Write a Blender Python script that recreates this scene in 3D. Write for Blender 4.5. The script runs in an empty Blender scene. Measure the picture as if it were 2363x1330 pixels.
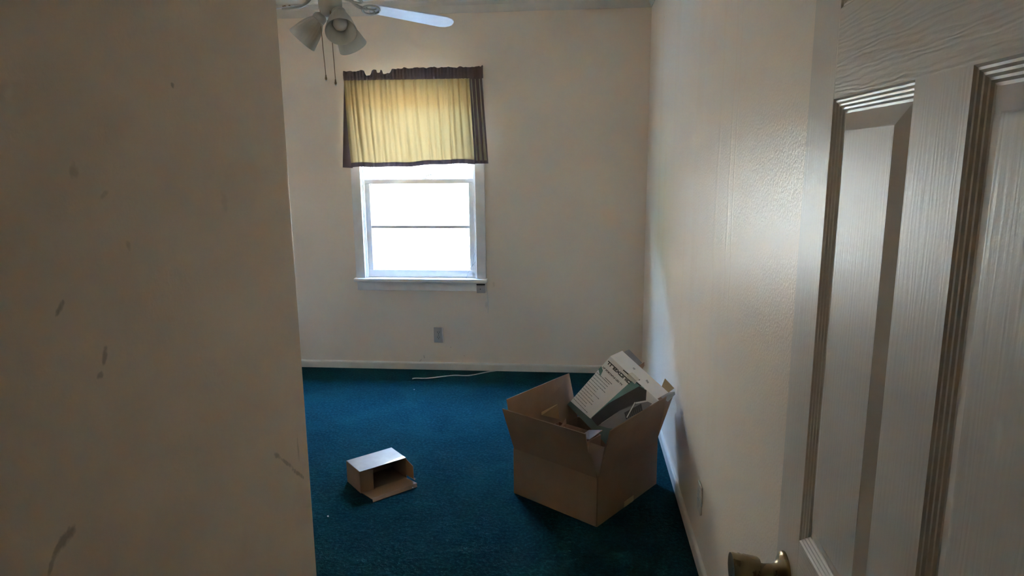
import bpy, bmesh, math, random
from mathutils import Vector, Matrix
random.seed(7)
sc = bpy.context.scene
COL = sc.collection

# ------------------------------------------------------------------ camera
CAM_H = 1.5397
R_ = Vector((0.99536148, 0.0957713, -0.00913101))
U_ = Vector((-0.00899054, 0.18709401, 0.98230087))
F_ = Vector((-0.09578459, 0.97766236, -0.18708721))
cam = bpy.data.cameras.new('camera')
cam.sensor_width = 36.0
cam.lens = 1540.02 / 2363 * 36.0
cam.clip_start = 0.02
cam.clip_end = 300
camo = bpy.data.objects.new('camera', cam)
camo.matrix_world = Matrix(((R_.x, U_.x, -F_.x, 0), (R_.y, U_.y, -F_.y, 0), (R_.z, U_.z, -F_.z, CAM_H), (0, 0, 0, 1)))
COL.objects.link(camo)
sc.camera = camo

# ------------------------------------------------------------------ light
W = bpy.data.worlds.new('sky'); sc.world = W; W.use_nodes = True
wn = W.node_tree; wn.nodes.clear()
wo = wn.nodes.new('ShaderNodeOutputWorld'); wb = wn.nodes.new('ShaderNodeBackground')
sk = wn.nodes.new('ShaderNodeTexSky'); sk.sky_type = 'NISHITA'
sk.sun_disc = False; sk.sun_elevation = math.radians(42); sk.sun_rotation = math.radians(153)
sk.air_density = 1.0; sk.dust_density = 0.2; sk.ozone_density = 4.0; sk.altitude = 1500
wb.inputs['Strength'].default_value = 4.0
wn.links.new(sk.outputs[0], wb.inputs[0]); wn.links.new(wb.outputs[0], wo.inputs[0])

sun = bpy.data.lights.new('sun', 'SUN'); sun.energy = 16; sun.angle = 0.01; sun.color = (1, .86, .68)
suno = bpy.data.objects.new('sun', sun); COL.objects.link(suno)
suno.rotation_euler = Vector((-0.35, 0.70, -0.72)).to_track_quat('-Z', 'Y').to_euler()

D = 4.754       # y of the back wall
WR = 0.4814     # x of the right wall
H = 2.611       # ceiling
XL = -2.62      # x of the unseen left wall
PX, PY = -0.50, 1.138   # partition face and its corner
FY = 0.29       # room side of the doorway wall

# portal: helps sampling the sky through the window opening (gives off no light itself)
pl = bpy.data.lights.new('window_portal', 'AREA'); pl.shape = 'RECTANGLE'; pl.size = .84; pl.size_y = 1.4
pl.cycles.is_portal = True
plo = bpy.data.objects.new('window_portal', pl); COL.objects.link(plo)
plo.location = (-1.137, D + .20, 1.40); plo.rotation_euler = (-math.pi / 2, 0, 0)

sc.view_settings.view_transform = 'Standard'
sc.view_settings.look = 'None'
sc.view_settings.gamma = 1
sc.view_settings.use_curve_mapping = False
sc.view_settings.exposure = 3.76
sc.cycles.max_bounces = 12
sc.cycles.diffuse_bounces = 9
sc.cycles.glossy_bounces = 5
sc.cycles.transmission_bounces = 8
sc.cycles.transparent_max_bounces = 10
sc.cycles.sample_clamp_indirect = 20
sc.cycles.use_adaptive_sampling = True
sc.cycles.adaptive_threshold = 0.12
sc.cycles.caustics_reflective = False
sc.cycles.caustics_refractive = False

# ------------------------------------------------------------------ materials
class NT:
    def __init__(s, name):
        s.m = bpy.data.materials.new(name); s.m.use_nodes = True
        s.n = s.m.node_tree.nodes; s.l = s.m.node_tree.links
        s.n.clear(); s.out = s.n.new('ShaderNodeOutputMaterial')
    def node(s, t, **kw):
        n = s.n.new(t)
        for k, v in kw.items(): setattr(n, k, v)
        return n
    def link(s, a, b): s.l.new(a, b)
    def setv(s, inp, v):
        if isinstance(v, bpy.types.NodeSocket): s.link(v, inp)
        else: inp.default_value = v
    def math(s, op, a, b=0.0, c=None, clamp=False):
        n = s.node('ShaderNodeMath', operation=op, use_clamp=clamp)
        s.setv(n.inputs[0], a); s.setv(n.inputs[1], b)
        if c is not None: s.setv(n.inputs[2], c)
        return n.outputs[0]
    def coord(s, which='Object'): return s.node('ShaderNodeTexCoord').outputs[which]
    def pos(s): return s.node('ShaderNodeNewGeometry').outputs['Position']
    def mapping(s, v, scale=(1, 1, 1), loc=(0, 0, 0), rot=(0, 0, 0)):
        n = s.node('ShaderNodeMapping'); s.link(v, n.inputs[0])
        n.inputs['Location'].default_value = loc; n.inputs['Rotation'].default_value = rot; n.inputs['Scale'].default_value = scale
        return n.outputs[0]
    def noise(s, v, scale, detail=3, rough=.5, dist=0):
        n = s.node('ShaderNodeTexNoise'); s.link(v, n.inputs['Vector'])
        n.inputs['Scale'].default_value = scale; n.inputs['Detail'].default_value = detail
        n.inputs['Roughness'].default_value = rough; n.inputs['Distortion'].default_value = dist
        return n.outputs['Fac']
    def ramp(s, f, stops):
        n = s.node('ShaderNodeValToRGB'); s.link(f, n.inputs[0])
        e = n.color_ramp.elements
        while len(e) < len(stops): e.new(.5)
        for i, (p, c) in enumerate(stops):
            e[i].position = p; e[i].color = (c[0], c[1], c[2], 1) if not isinstance(c, (int, float)) else (c, c, c, 1)
        return n.outputs[0]
    def maprange(s, f, a, b, c, d, smooth=False):
        n = s.node('ShaderNodeMapRange'); n.clamp = True
        if smooth: n.interpolation_type = 'SMOOTHSTEP'
        s.setv(n.inputs[0], f)
        for i, v in enumerate((a, b, c, d)): n.inputs[i + 1].default_value = v
        return n.outputs[0]
    def mix(s, f, a, b):
        n = s.node('ShaderNodeMix', data_type='RGBA')
        s.setv(n.inputs[0], f)
        for i, v in ((6, a), (7, b)):
            if isinstance(v, bpy.types.NodeSocket): s.link(v, n.inputs[i])
            else: n.inputs[i].default_value = (*v[:3], 1)
        return n.outputs[2]
    def bump(s, h, strength, dist=.01, normal=None):
        n = s.node('ShaderNodeBump'); s.link(h, n.inputs['Height'])
        n.inputs['Strength'].default_value = strength; n.inputs['Distance'].default_value = dist
        if normal is not None: s.link(normal, n.inputs['Normal'])
        return n.outputs[0]
    def bsdf(s, color, rough=.5, spec=.5, metal=0, normal=None, **kw):
        n = s.node('ShaderNodeBsdfPrincipled')
        if isinstance(color, bpy.types.NodeSocket): s.link(color, n.inputs['Base Color'])
        else: n.inputs['Base Color'].default_value = (*color[:3], 1)
        s.setv(n.inputs['Roughness'], rough); n.inputs['Metallic'].default_value = metal
        n.inputs['Specular IOR Level'].default_value = spec
        if normal is not None: s.link(normal, n.inputs['Normal'])
        for k, v in kw.items(): s.setv(n.inputs[k], v)
        return n
    def done(s, shader):
        s.link(shader.outputs[0] if hasattr(shader, 'outputs') else shader, s.out.inputs[0]); return s.m

def simple(name, color, rough=.5, spec=.5, metal=0, var=.06, scale=30, bump=0):
    t = NT(name); c = t.coord()
    f = t.noise(c, scale, 4)
    lo = tuple(max(0, x * (1 - var)) for x in color); hi = tuple(min(1, x * (1 + var)) for x in color)
    col = t.ramp(f, [(.3, lo), (.7, hi)])
    nrm = t.bump(t.noise(c, scale * 4, 3), bump, .002) if bump else None
    return t.done(t.bsdf(col, rough, spec, metal, nrm))

PAINT = (.89, .755, .62)
def wall_mat(name, color=PAINT, rough=.36, marks=None, streak=False, stip=1.0, axis='x'):
    t = NT(name); p = t.pos()
    f = t.noise(p, 2.2, 2, .6); g = t.noise(p, 19, 2, .6)
    col = t.mix(t.maprange(f, .3, .75, 0, .16), color, tuple(x * y for x, y in zip(color, (.86, .85, .83))))
    col = t.mix(t.maprange(g, .45, .8, 0, .10), col, tuple(x * .8 for x in color))
    if marks:
        sep = t.node('ShaderNodeSeparateXYZ'); t.link(p, sep.inputs[0])
        a_ = sep.outputs['Y' if axis == 'x' else 'X']; z_ = sep.outputs['Z']
        wob = t.math('MULTIPLY', t.math('SUBTRACT', t.noise(p, 110, 4), .5), 3.0)
        tot = None
        for (cy, cz, ha, hb, ang, st) in marks:
            ca, sa = math.cos(ang), math.sin(ang)
            dy = t.math('SUBTRACT', a_, cy); dz = t.math('SUBTRACT', z_, cz)
            u = t.math('DIVIDE', t.math('ADD', t.math('MULTIPLY', dy, ca), t.math('MULTIPLY', dz, sa)), ha)
            v = t.math('DIVIDE', t.math('SUBTRACT', t.math('MULTIPLY', dz, ca), t.math('MULTIPLY', dy, sa)), hb)
            r2 = t.math('ADD', t.math('MULTIPLY', u, u), t.math('MULTIPLY', v, v))
            m = t.maprange(t.math('ADD', r2, wob), .1, 1.5, st * .62, 0, True)
            tot = m if tot is None else t.math('MAXIMUM', tot, m)
        col = t.mix(tot, col, (.17, .125, .075))
    # roller stipple and, on the glossy wall, vertical drips of thicker paint
    h = t.noise(p, 120, 2, .6)
    nrm = t.bump(h, .12 * stip, .005)
    r = rough
    if streak:
        s1 = t.noise(t.mapping(p, (1, 4.0, .22)), 1.5, 4, .55, .2)
        st = t.maprange(s1, .54, .66, 0, 1, True)
        nrm = t.bump(s1, .02, .004, nrm)
        sp = t.node('ShaderNodeSeparateXYZ'); t.link(p, sp.inputs[0])
        wv_ = t.math('MULTIPLY', t.math('SUBTRACT', t.noise(t.mapping(p, (1, 1, .6)), 3.0, 3), .5), .16)
        zz = t.math('MULTIPLY', t.maprange(sp.outputs['Z'], .95, 1.25, 0, 1, True), t.maprange(sp.outputs['Z'], 2.0, 2.35, 1, 0, True))
        rid = None
        for y0, hw in ((2.40, .030), (2.215, .022), (2.14, .012)):
            dd = t.math('ABSOLUTE', t.math('ADD', t.math('SUBTRACT', sp.outputs['Y'], y0), wv_))
            k_ = t.maprange(dd, 0, hw, 1, 0, True)
            rid = k_ if rid is None else t.math('MAXIMUM', rid, k_)
        rid = t.math('MULTIPLY', rid, zz)
        nrm = t.bump(rid, .35, .003, nrm)
        r = t.maprange(t.math('MAXIMUM', st, rid), 0, 1, rough - .015, rough + .10)
    return t.done(t.bsdf(col, r, .42, 0, nrm))

LM = []   # scuffs on the partition: (y, z, half length, half width, angle, strength)
LM += [(.815, 1.636, .0035, .0035, 0, .8), (.914, 1.487, .009, .018, .1, .16), (.589, 1.403, .008, .0035, .8, .8),
       (.641, 1.340, .004, .010, -.3, .75), (.631, 1.321, .005, .004, .4, .65),
       (1.011, 1.054, .013, .0045, -.7, .7), (1.045, 1.024, .028, .0035, -.72, .65), (1.085, .985, .030, .0038, -.72, .75),
       (1.093, 1.030, .0035, .022, 0, .5), (.558, 1.178, .012, .007, .5, .85), (.545, 1.172, .014, .0045, .75, .85),
       (.536, 1.163, .012, .003, 1.0, .7), (.631, 1.534, .006, .009, 0, .4), (.67, 1.508, .008, .003, .5, .3), (.70, 1.45, .004, .006, .4, .35)]
M_LEFT = wall_mat('partition_paint', marks=LM, rough=.42, axis='x')
BM = [(-1.165, .066, .020, .003, .8, .7), (-1.135, .095, .004, .012, .3, .7), (-.93, .175, .004, .004, 0, .6), (-.83, .11, .004, .004, 0, .5),
      (-.655, .50, .012, .025, 0, .25), (-.60, .655, .008, .02, 0, .25)]
M_BACK = wall_mat('back_wall_paint', marks=BM, rough=.40, axis='y')
RM = [(4.05, 2.33, .006, .006, 0, .9), (3.25, 2.52, .004, .004, 0, .8), (3.6, 2.28, .004, .007, 0, .9)]
M_RIGHT = wall_mat('right_wall_gloss_paint', marks=RM, rough=.33, streak=True, stip=2.6, axis='x')
def flat_paint(name, color, rough=.6):
    t = NT(name); f = t.noise(t.pos(), 3, 2)
    return t.done(t.bsdf(t.mix(t.maprange(f, .3, .7, 0, .12), color, tuple(x * .88 for x in color)), rough, .3))
M_WALL = flat_paint('plain_wall_paint', PAINT)
M_CEIL = flat_paint('ceiling_paint', (.92, .84, .74))
M_TRIM = simple('trim_gloss_paint', (.72, .66, .585), .30, .5, var=.05, scale=12, bump=.05)
M_WTRIM = simple('window_trim_paint', (.84, .80, .77), .32, .5, var=.05, scale=14, bump=.06)

def carpet():
    t = NT('teal_carpet'); p = t.pos()
    big = t.noise(p, 3.2, 5, .62, .6); mid = t.noise(p, 24, 4, .6); fine = t.noise(p, 330, 3, .7); tuft = t.noise(p, 70, 5, .75)
    col = t.ramp(big, [(.28, (.002, .031, .039)), (.5, (.003, .044, .052)), (.72, (.006, .070, .074))])
    col = t.mix(t.maprange(mid, .35, .7, 0, .5), col, (.002, .045, .065))
    col = t.mix(t.maprange(tuft, .50, .68, 0, .8), col, (.012, .105, .118))
    col = t.mix(t.maprange(tuft, .50, .25, 0, .75), col, (.001, .016, .026))
    col = t.mix(t.maprange(fine, .6, .8, 0, .4), col, (.03, .16, .19))
    n = t.bump(tuft, .9, .012); n = t.bump(fine, .8, .004, n); n = t.bump(mid, .5, .02, n)
    return t.done(t.bsdf(col, .95, .04, 0, n, **{'Sheen Weight': .06, 'Sheen Roughness': .5, 'Sheen Tint': (.2, .6, .8, 1)}))
M_CARPET = carpet()

def grain(name, axis, col=(.72, .64, .55), rough=.38):
    """moulded wood grain relief under gloss paint; axis = direction along the grain ('z' or 'y')"""
    t = NT(name); p = t.pos()
    sc_ = (30, 30, 1.6) if axis == 'z' else (30, 2.4, 30)
    q = t.mapping(p, sc_)
    n1 = t.noise(q, 2.6, 4, .55, 1.0)
    wv = t.node('ShaderNodeTexWave', wave_type='BANDS', bands_direction='Y' if axis == 'z' else 'Z')
    t.link(t.mapping(p, (1, 1, .10) if axis == 'z' else (1, .16, 1)), wv.inputs['Vector'])
    wv.inputs['Scale'].default_value = 38 if axis == 'z' else 44; wv.inputs['Distortion'].default_value = 11
    wv.inputs['Detail'].default_value = 3; wv.inputs['Detail Scale'].default_value = 1.2
    hgt = t.math('ADD', t.math('MULTIPLY', wv.outputs['Fac'], .28 if axis == 'z' else .5), n1)
    f = t.noise(p, 5, 3)
    c = t.mix(t.maprange(f, .35, .7, 0, .2), col, tuple(x * .9 for x in col))
    nrm = t.bump(hgt, .17 if axis == 'z' else .22, .0022)
    nrm = t.bump(t.noise(p, 160, 2), .05, .003, nrm)
    return t.done(t.bsdf(c, rough, .42, 0, nrm))
M_GV = grain('door_paint_upright_grain', 'z'); M_GH = grain('door_paint_level_grain', 'y')
M_MOLD = simple('door_paint_moulding', (.70, .61, .52), .3, .5, var=.03)

def cardboard(name, col=(.27, .165, .105), var=.10):
    t = NT(name); p = t.coord()
    f = t.noise(p, 6, 4, .6); g = t.noise(t.mapping(p, (1, 1, 1)), 160, 2)
    lo = tuple(x * (1 - var) for x in col); hi = tuple(x * (1 + var) for x in col)
    c = t.ramp(f, [(.3, lo), (.7, hi)])
    c = t.mix(t.maprange(g, .55, .75, 0, .25), c, tuple(x * .75 for x in col))
    return t.done(t.bsdf(c, .72, .25, 0, t.bump(t.noise(p, 70, 3), .15, .002)))
M_CARD = cardboard('brown_cardboard'); M_CARD2 = cardboard('light_cardboard', (.46, .31, .17)); M_CARD3 = cardboard('reddish_cardboard', (.36, .20, .14))
M_WPAPER = simple('white_printed_card', (.84, .81, .80), .42, .5, var=.04, scale=8)
M_WTOP = simple('worn_white_card', (.31, .25, .195), .45, .5, var=.10, scale=22)
M_TAPE = simple('clear_packing_tape', (.55, .58, .60), .12, .7, var=.05)
M_INK = simple('black_ink', (.035, .032, .04), .5, .4)
M_GINK = simple('grey_ink', (.25, .245, .24), .5, .4)
M_TEAL = simple('teal_print', (.17, .31, .29), .45, .5, var=.12, scale=14)
M_DTEAL = simple('dark_teal_print', (.10, .15, .145), .45, .5, var=.15, scale=14)
M_DEV = simple('dark_grey_print', (.055, .05, .055), .45, .5, var=.2, scale=12)
M_DEV2 = simple('mid_grey_print', (.24, .225, .235), .45, .5, var=.1, scale=12)
M_GREYCARD = simple('grey_card', (.36, .34, .35), .6, .4, var=.08)
M_PACK = simple('crumpled_packing_paper', (.55, .50, .46), .8, .2, var=.12, scale=40)
M_WHITEP = simple('white_plastic', (.66, .62, .56), .35, .5, var=.03)
M_OUTLET = simple('aged_outlet_plastic', (.50, .43, .39), .35, .5, var=.05)
M_SLOT = simple('dark_slot', (.02, .017, .015), .6, .3)
M_FAN = simple('white_fan_enamel', (.50, .475, .42), .30, .5, var=.03)
M_BLADE = simple('white_fan_blade', (.74, .74, .78), .45, .35, var=.03)
M_CHAIN = simple('brass_chain', (.30, .20, .11), .4, .5, .6)
M_CORD = simple('white_cord', (.62, .62, .62), .5, .4)
M_BULB = simple('frosted_bulb', (.75, .72, .68), .3, .5, var=.02)
def brass():
    t = NT('antique_brass'); p = t.coord()
    f = t.noise(p, 25, 4)
    c = t.ramp(f, [(.3, (.22, .165, .095)), (.7, (.34, .26, .16))])
    return t.done(t.bsdf(c, t.maprange(f, .3, .7, .22, .36), .5, 1.0))
M_BRASS = brass()
def glassmat(name, tint=(1, 1, 1)):
    t = NT(name)
    tr = t.node('ShaderNodeBsdfTransparent'); tr.inputs[0].default_value = (*tint, 1)
    gl = t.node('ShaderNodeBsdfGlossy'); gl.inputs['Roughness'].default_value = .02
    fr = t.node('ShaderNodeFresnel'); fr.inputs[0].default_value = 1.45
    g_ = t.node('ShaderNodeNewGeometry'); fac = t.math('MULTIPLY', fr.outputs[0], t.math('SUBTRACT', 1.0, g_.outputs['Backfacing']))
    mx = t.node('ShaderNodeMixShader'); t.link(fac, mx.inputs[0]); t.link(tr.outputs[0], mx.inputs[1]); t.link(gl.outputs[0], mx.inputs[2])
    return t.done(mx)
M_GLASS = glassmat('window_glass', (.96, .98, .97))
def cloth(name, diff, trans, k, weave=900):
    t = NT(name); p = t.coord()
    f = t.noise(p, 260, 3, .7)
    d = t.node('ShaderNodeBsdfDiffuse'); tl = t.node('ShaderNodeBsdfTranslucent')
    t.link(t.mix(t.maprange(f, .3, .7, 0, .35), diff, tuple(x * .75 for x in diff)), d.inputs[0])
    t.link(t.mix(t.maprange(f, .3, .7, 0, .45), trans, tuple(x * .72 for x in trans)), tl.inputs[0])
    nb = t.bump(t.noise(p, 500, 2), .25, .001); t.link(nb, d.inputs['Normal'])
    mx = t.node('ShaderNodeMixShader'); mx.inputs[0].default_value = k
    t.link(d.outputs[0], mx.inputs[1]); t.link(tl.outputs[0], mx.inputs[2])
    return t.done(mx)
M_CURT = cloth('yellow_curtain_cotton', (.62, .47, .25), (.100, .062, .024), .55)
M_BAND = cloth('mauve_brown_curtain_band', (.22, .155, .145), (.02, .013, .013), .25)
M_FOLD = cloth('beige_lining_fold', (.66, .55, .40), (.05, .04, .026), .3)
def frosted():
    t = NT('ribbed_frosted_glass'); 
    d = t.bsdf((.72, .66, .58), .32, .5); tl = t.node('ShaderNodeBsdfTranslucent'); tl.inputs[0].default_value = (.62, .58, .50, 1)
    mx = t.node('ShaderNodeMixShader'); mx.inputs[0].default_value = .5
    t.link(d.outputs[0], mx.inputs[1]); t.link(tl.outputs[0], mx.inputs[2])
    return t.done(mx)
M_SHADE = frosted()

# ------------------------------------------------------------------ helpers
def worg(o):
    v = Vector((0, 0, 0))
    while o is not None:
        v = v + o.location; o = o.parent
    return v

def mesh(name, verts, faces, mat, parent=None, origin=None, smooth=False, bevel=0, solid=0, seg=2):
    """one mesh object from world-space vertices"""
    o0 = Vector(origin) if origin is not None else Vector((0, 0, 0))
    base = worg(parent) if parent is not None else Vector((0, 0, 0))
    off = base + o0 if parent is None else base
    me = bpy.data.meshes.new(name)
    me.from_pydata([tuple(Vector(v) - off) for v in verts], [], faces)
    me.update()
    bm = bmesh.new(); bm.from_mesh(me)
    bmesh.ops.recalc_face_normals(bm, faces=bm.faces)
    bm.to_mesh(me); bm.free()
    if smooth:
        for p in me.polygons: p.use_smooth = True
    me.materials.append(mat)
    ob = bpy.data.objects.new(name, me); COL.objects.link(ob)
    if parent is not None: ob.parent = parent
    else: ob.location = o0
    if solid:
        md = ob.modifiers.new('solid', 'SOLIDIFY'); md.thickness = solid; md.offset = 0
    if bevel:
        md = ob.modifiers.new('bevel', 'BEVEL'); md.width = bevel; md.segments = seg; md.limit_method = 'ANGLE'; md.angle_limit = math.radians(40)
    return ob

def boxvf(x0, x1, y0, y1, z0, z1):
    v = [(x, y, z) for x in (x0, x1) for y in (y0, y1) for z in (z0, z1)]
    f = [(0, 1, 3, 2), (4, 6, 7, 5), (0, 4, 5, 1), (2, 3, 7, 6), (0, 2, 6, 4), (1, 5, 7, 3)]
    return v, f
def box(name, x0, x1, y0, y1, z0, z1, mat, parent=None, bevel=0, origin=None, seg=2):
    v, f = boxvf(x0, x1, y0, y1, z0, z1)
    if origin is None and parent is None: origin = ((x0 + x1) / 2, (y0 + y1) / 2, z0)
    return mesh(name, v, f, mat, parent, origin, bevel=bevel, seg=seg)
def multi(name, boxes, mat, parent=None, origin=None, bevel=0):
    V, Fc = [], []
    for b in boxes:
        v, f = boxvf(*b); k = len(V); V += v; Fc += [tuple(i + k for i in q) for q in f]
    return mesh(name, V, Fc, mat, parent, origin, bevel=bevel)
def slab(name, pts, thick, mat, parent=None, bevel=0, origin=None):
    """flat polygon given thickness, centred on the plane"""
    P = [Vector(p) for p in pts]; n = Vector((0, 0, 0))
    for i in range(len(P)):
        a, b = P[i], P[(i + 1) % len(P)]
        n += Vector(((a.y - b.y) * (a.z + b.z), (a.z - b.z) * (a.x + b.x), (a.x - b.x) * (a.y + b.y)))
    n.normalize(); k = len(P)
    V = [p + n * thick / 2 for p in P] + [p - n * thick / 2 for p in P]
    Fc = [tuple(range(k)), tuple(range(2 * k - 1, k - 1, -1))] + [(i, (i + 1) % k, (i + 1) % k + k, i + k) for i in range(k)]
    return mesh(name, V, Fc, mat, parent, origin, bevel=bevel)
def lathe_vf(prof, c, axis, n=32, rib=None):
    """prof: (r, t) along axis from c"""
    ax = Vector(axis).normalized(); t = Vector((0, 0, 1)) if abs(ax.z) < .9 else Vector((1, 0, 0))
    e1 = ax.cross(t).normalized(); e2 = ax.cross(e1)
    V, Fc = [], []
    for j, (r, tt) in enumerate(prof):
        for i in range(n):
            a = 2 * math.pi * i / n
            rr = r * (1 + (rib[j] * math.cos(a * n / 4) if rib else 0))
            V.append(Vector(c) + ax * tt + (e1 * math.cos(a) + e2 * math.sin(a)) * rr)
    for j in range(len(prof) - 1):
        for i in range(n):
            Fc.append((j * n + i, j * n + (i + 1) % n, (j + 1) * n + (i + 1) % n, (j + 1) * n + i))
    return V, Fc
def lathe(name, prof, c, axis, mat, parent=None, n=32, cap=True, origin=None, solid=0, rib=None):
    V, Fc = lathe_vf(prof, c, axis, n, rib)
    if cap:
        Fc.append(tuple(range(n))); k = (len(prof) - 1) * n; Fc.append(tuple(range(k, k + n)))
    o = mesh(name, V, Fc, mat, parent, origin, smooth=True, solid=solid)
    md = o.modifiers.new('edge', 'EDGE_SPLIT'); md.split_angle = math.radians(50)
    return o
def tube(name, pts, r, mat, parent=None, n=8, origin=None, smooth_iter=2):
    P = [Vector(p) for p in pts]
    for _ in range(smooth_iter):
        Q = [P[0]]
        for a, b in zip(P, P[1:]): Q += [a * .75 + b * .25, a * .25 + b * .75]
        P = Q + [P[-1]]
    V, Fc = [], []
    for i, p in enumerate(P):
        d = (P[min(i + 1, len(P) - 1)] - P[max(i - 1, 0)]).normalized()
        t = Vector((0, 0, 1)) if abs(d.z) < .9 else Vector((1, 0, 0))
        e1 = d.cross(t).normalized(); e2 = d.cross(e1)
        for k in range(n):
            a = 2 * math.pi * k / n; V.append(p + (e1 * math.cos(a) + e2 * math.sin(a)) * r)
    for i in range(len(P) - 1):
        for k in range(n): Fc.append((i * n + k, i * n + (k + 1) % n, (i + 1) * n + (k + 1) % n, (i + 1) * n + k))
    Fc.append(tuple(range(n))); k = (len(P) - 1) * n; Fc.append(tuple(range(k, k + n)))
    return mesh(name, V, Fc, mat, parent, origin, smooth=True)
def sweep(name, prof, path, mat, origin=None, parent=None):
    """prof (d, z) polygon, d measured to the left of the path direction; path is list of (x,y); mitred ends not needed"""
    V, Fc = [], []; k = len(prof); n = len(path)
    P = [Vector((p[0], p[1], 0)) for p in path]
    for i, p in enumerate(P):
        d1 = (P[i] - P[i - 1]).normalized() if i > 0 else (P[1] - P[0]).normalized()
        d2 = (P[i + 1] - P[i]).normalized() if i < n - 1 else d1
        n1 = Vector((-d1.y, d1.x, 0)); n2 = Vector((-d2.y, d2.x, 0))
        m = (n1 + n2).normalized(); m = m / max(.2, m.dot(n1))
        for (d, z) in prof: V.append(p + m * d + Vector((0, 0, z)))
    for i in range(n - 1):
        for j in range(k): Fc.append((i * k + j, i * k + (j + 1) % k, (i + 1) * k + (j + 1) % k, (i + 1) * k + j))
    Fc.append(tuple(range(k))); Fc.append(tuple(range((n - 1) * k, n * k)))
    return mesh(name, V, Fc, mat, parent, origin)
def empty(name, loc, label=None, cat=None, group=None, kind=None):
    o = bpy.data.objects.new(name, None); o.location = loc; o.empty_display_size = .05; COL.objects.link(o)
    return tag(o, label, cat, group, kind)
def tag(o, label=None, cat=None, group=None, kind=None):
    if label: o['label'] = label
    if cat: o['category'] = cat
    if group: o['group'] = group
    if kind: o['kind'] = kind
    return o
def struct(o, label, cat): return tag(o, label, cat, kind='structure')

# ------------------------------------------------------------------ the room
TH = .14
HX0, HX1, HY0 = -1.7, 1.3, -1.5
struct(box('floor', XL - TH, HX1 + TH, HY0 - TH, D + .02, -.12, 0, M_CARPET), 'worn teal blue carpet covering the bedroom floor', 'floor')
struct(box('ceiling', XL - .5, HX1 + .5, HY0 - .5, D + .55, H, H + .14, M_CEIL), 'cream painted ceiling above the fan', 'ceiling')
# window opening in the back wall
WX0, WX1, WZ0, WZ1 = -1.556, -.718, .70, 2.07
struct(multi('wall_back', [(XL - TH, WX0, D, D + TH, 0, H), (WX1, WR + TH, D, D + TH, 0, H), (WX0, WX1, D, D + TH, 0, WZ0 - .02), (WX0, WX1, D, D + TH, WZ1, H)], M_BACK, origin=(-1, D, 0)),
       'cream painted back wall with the curtained window', 'wall')
struct(box('wall_right', WR, WR + TH, FY, D, 0, H, M_RIGHT), 'glossy cream right wall with shiny vertical paint streaks', 'wall')
struct(box('wall_left', XL - TH, XL, FY, D, 0, H, M_WALL), 'cream left wall of the bedroom hidden behind the closet corner', 'wall')
struct(box('wall_partition', XL, PX, FY, PY, 0, H, M_LEFT, bevel=.006, seg=3), 'scuffed beige closet wall filling the left of the view', 'wall')
# doorway wall behind the camera and the hall
DX0, DX1, DZ = -.47, .392, 2.06
struct(multi('wall_front', [(XL - TH, DX0, FY - .12, FY, 0, H), (DX1, HX1, FY - .12, FY, 0, H), (DX0, DX1, FY - .12, FY, DZ, H)], M_WALL, origin=(0, FY, 0)), 'cream wall around the bedroom doorway', 'wall')
struct(multi('wall_hall', [(HX0 - TH, HX0, HY0, FY - .12, 0, H), (HX1, HX1 + TH, HY0, FY, 0, H), (HX0, HX1, HY0 - TH, HY0, 0, H)], M_WALL, origin=(0, HY0, 0)), 'cream walls of the hall outside the bedroom', 'wall')
# baseboards: rounded top
BH, BT = .057, .013
bp = [(0, 0), (BT, 0), (BT, BH - .012), (BT - .002, BH - .005), (BT - .006, BH - .001), (BT - .009, BH), (0, BH)]
struct(sweep('baseboard_back', bp, [(WR, D), (XL, D)], M_TRIM, origin=(-1, D, 0)), 'cream baseboard along the back wall', 'baseboard')
struct(sweep('baseboard_right', bp, [(WR, FY), (WR, D - BT)], M_TRIM, origin=(WR, 2, 0)), 'cream baseboard along the right wall', 'baseboard')
struct(sweep('baseboard_left', bp, [(XL, D - BT), (XL, PY + BT), (PX, PY + BT)][:2], M_TRIM, origin=(XL, 3, 0)), 'cream baseboard along the hidden left wall', 'baseboard')
struct(sweep('baseboard_partition', bp, [(XL, PY), (PX, PY), (PX, FY)], M_TRIM, origin=(PX, PY, 0)), 'cream baseboard around the closet corner', 'baseboard')
# cove crown moulding
cz = H - .080
cp = [(0, cz), (.006, cz), (.008, cz + .008), (.014, cz + .022), (.026, cz + .045), (.040, cz + .062), (.052, cz + .070), (.056, cz + .074), (.056, H), (0, H)]
struct(sweep('trim_1', cp, [(WR, D), (XL, D)], M_TRIM, origin=(-1, D, cz)), 'cream cove moulding where back wall meets ceiling', 'moulding')
struct(sweep('trim_2', cp, [(WR, FY), (WR, D)], M_TRIM, origin=(WR, 2, cz)), 'cream cove moulding above the right wall', 'moulding')
struct(sweep('trim_3', cp, [(XL, D), (XL, PY), (PX, PY)][:2], M_TRIM, origin=(XL, 3, cz)), 'cream cove moulding above the hidden left wall', 'moulding')
# door frame
struct(multi('trim_4', [(DX0, DX0 + .02, FY - .13, FY + .012, 0, DZ), (DX1 - .02, DX1, FY - .13, FY + .003, 0, DZ), (DX0, DX1, FY - .13, FY + .003, DZ - .02, DZ)], M_TRIM, origin=(0, FY, 0)), 'cream jamb lining the bedroom doorway', 'door frame')

# ------------------------------------------------------------------ outside
struct(mesh('ground', [(-40, D - 25, -.55), (40, D - 25, -.55), (40, D + 60, -.55), (-40, D + 60, -.55)], [(0, 1, 2, 3)], simple('pale_concrete_yard', (.75, .71, .64), .9, .2, var=.08, scale=2), origin=(0, D + 10, -.55)), 'pale sunlit yard outside the window', 'ground')

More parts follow.
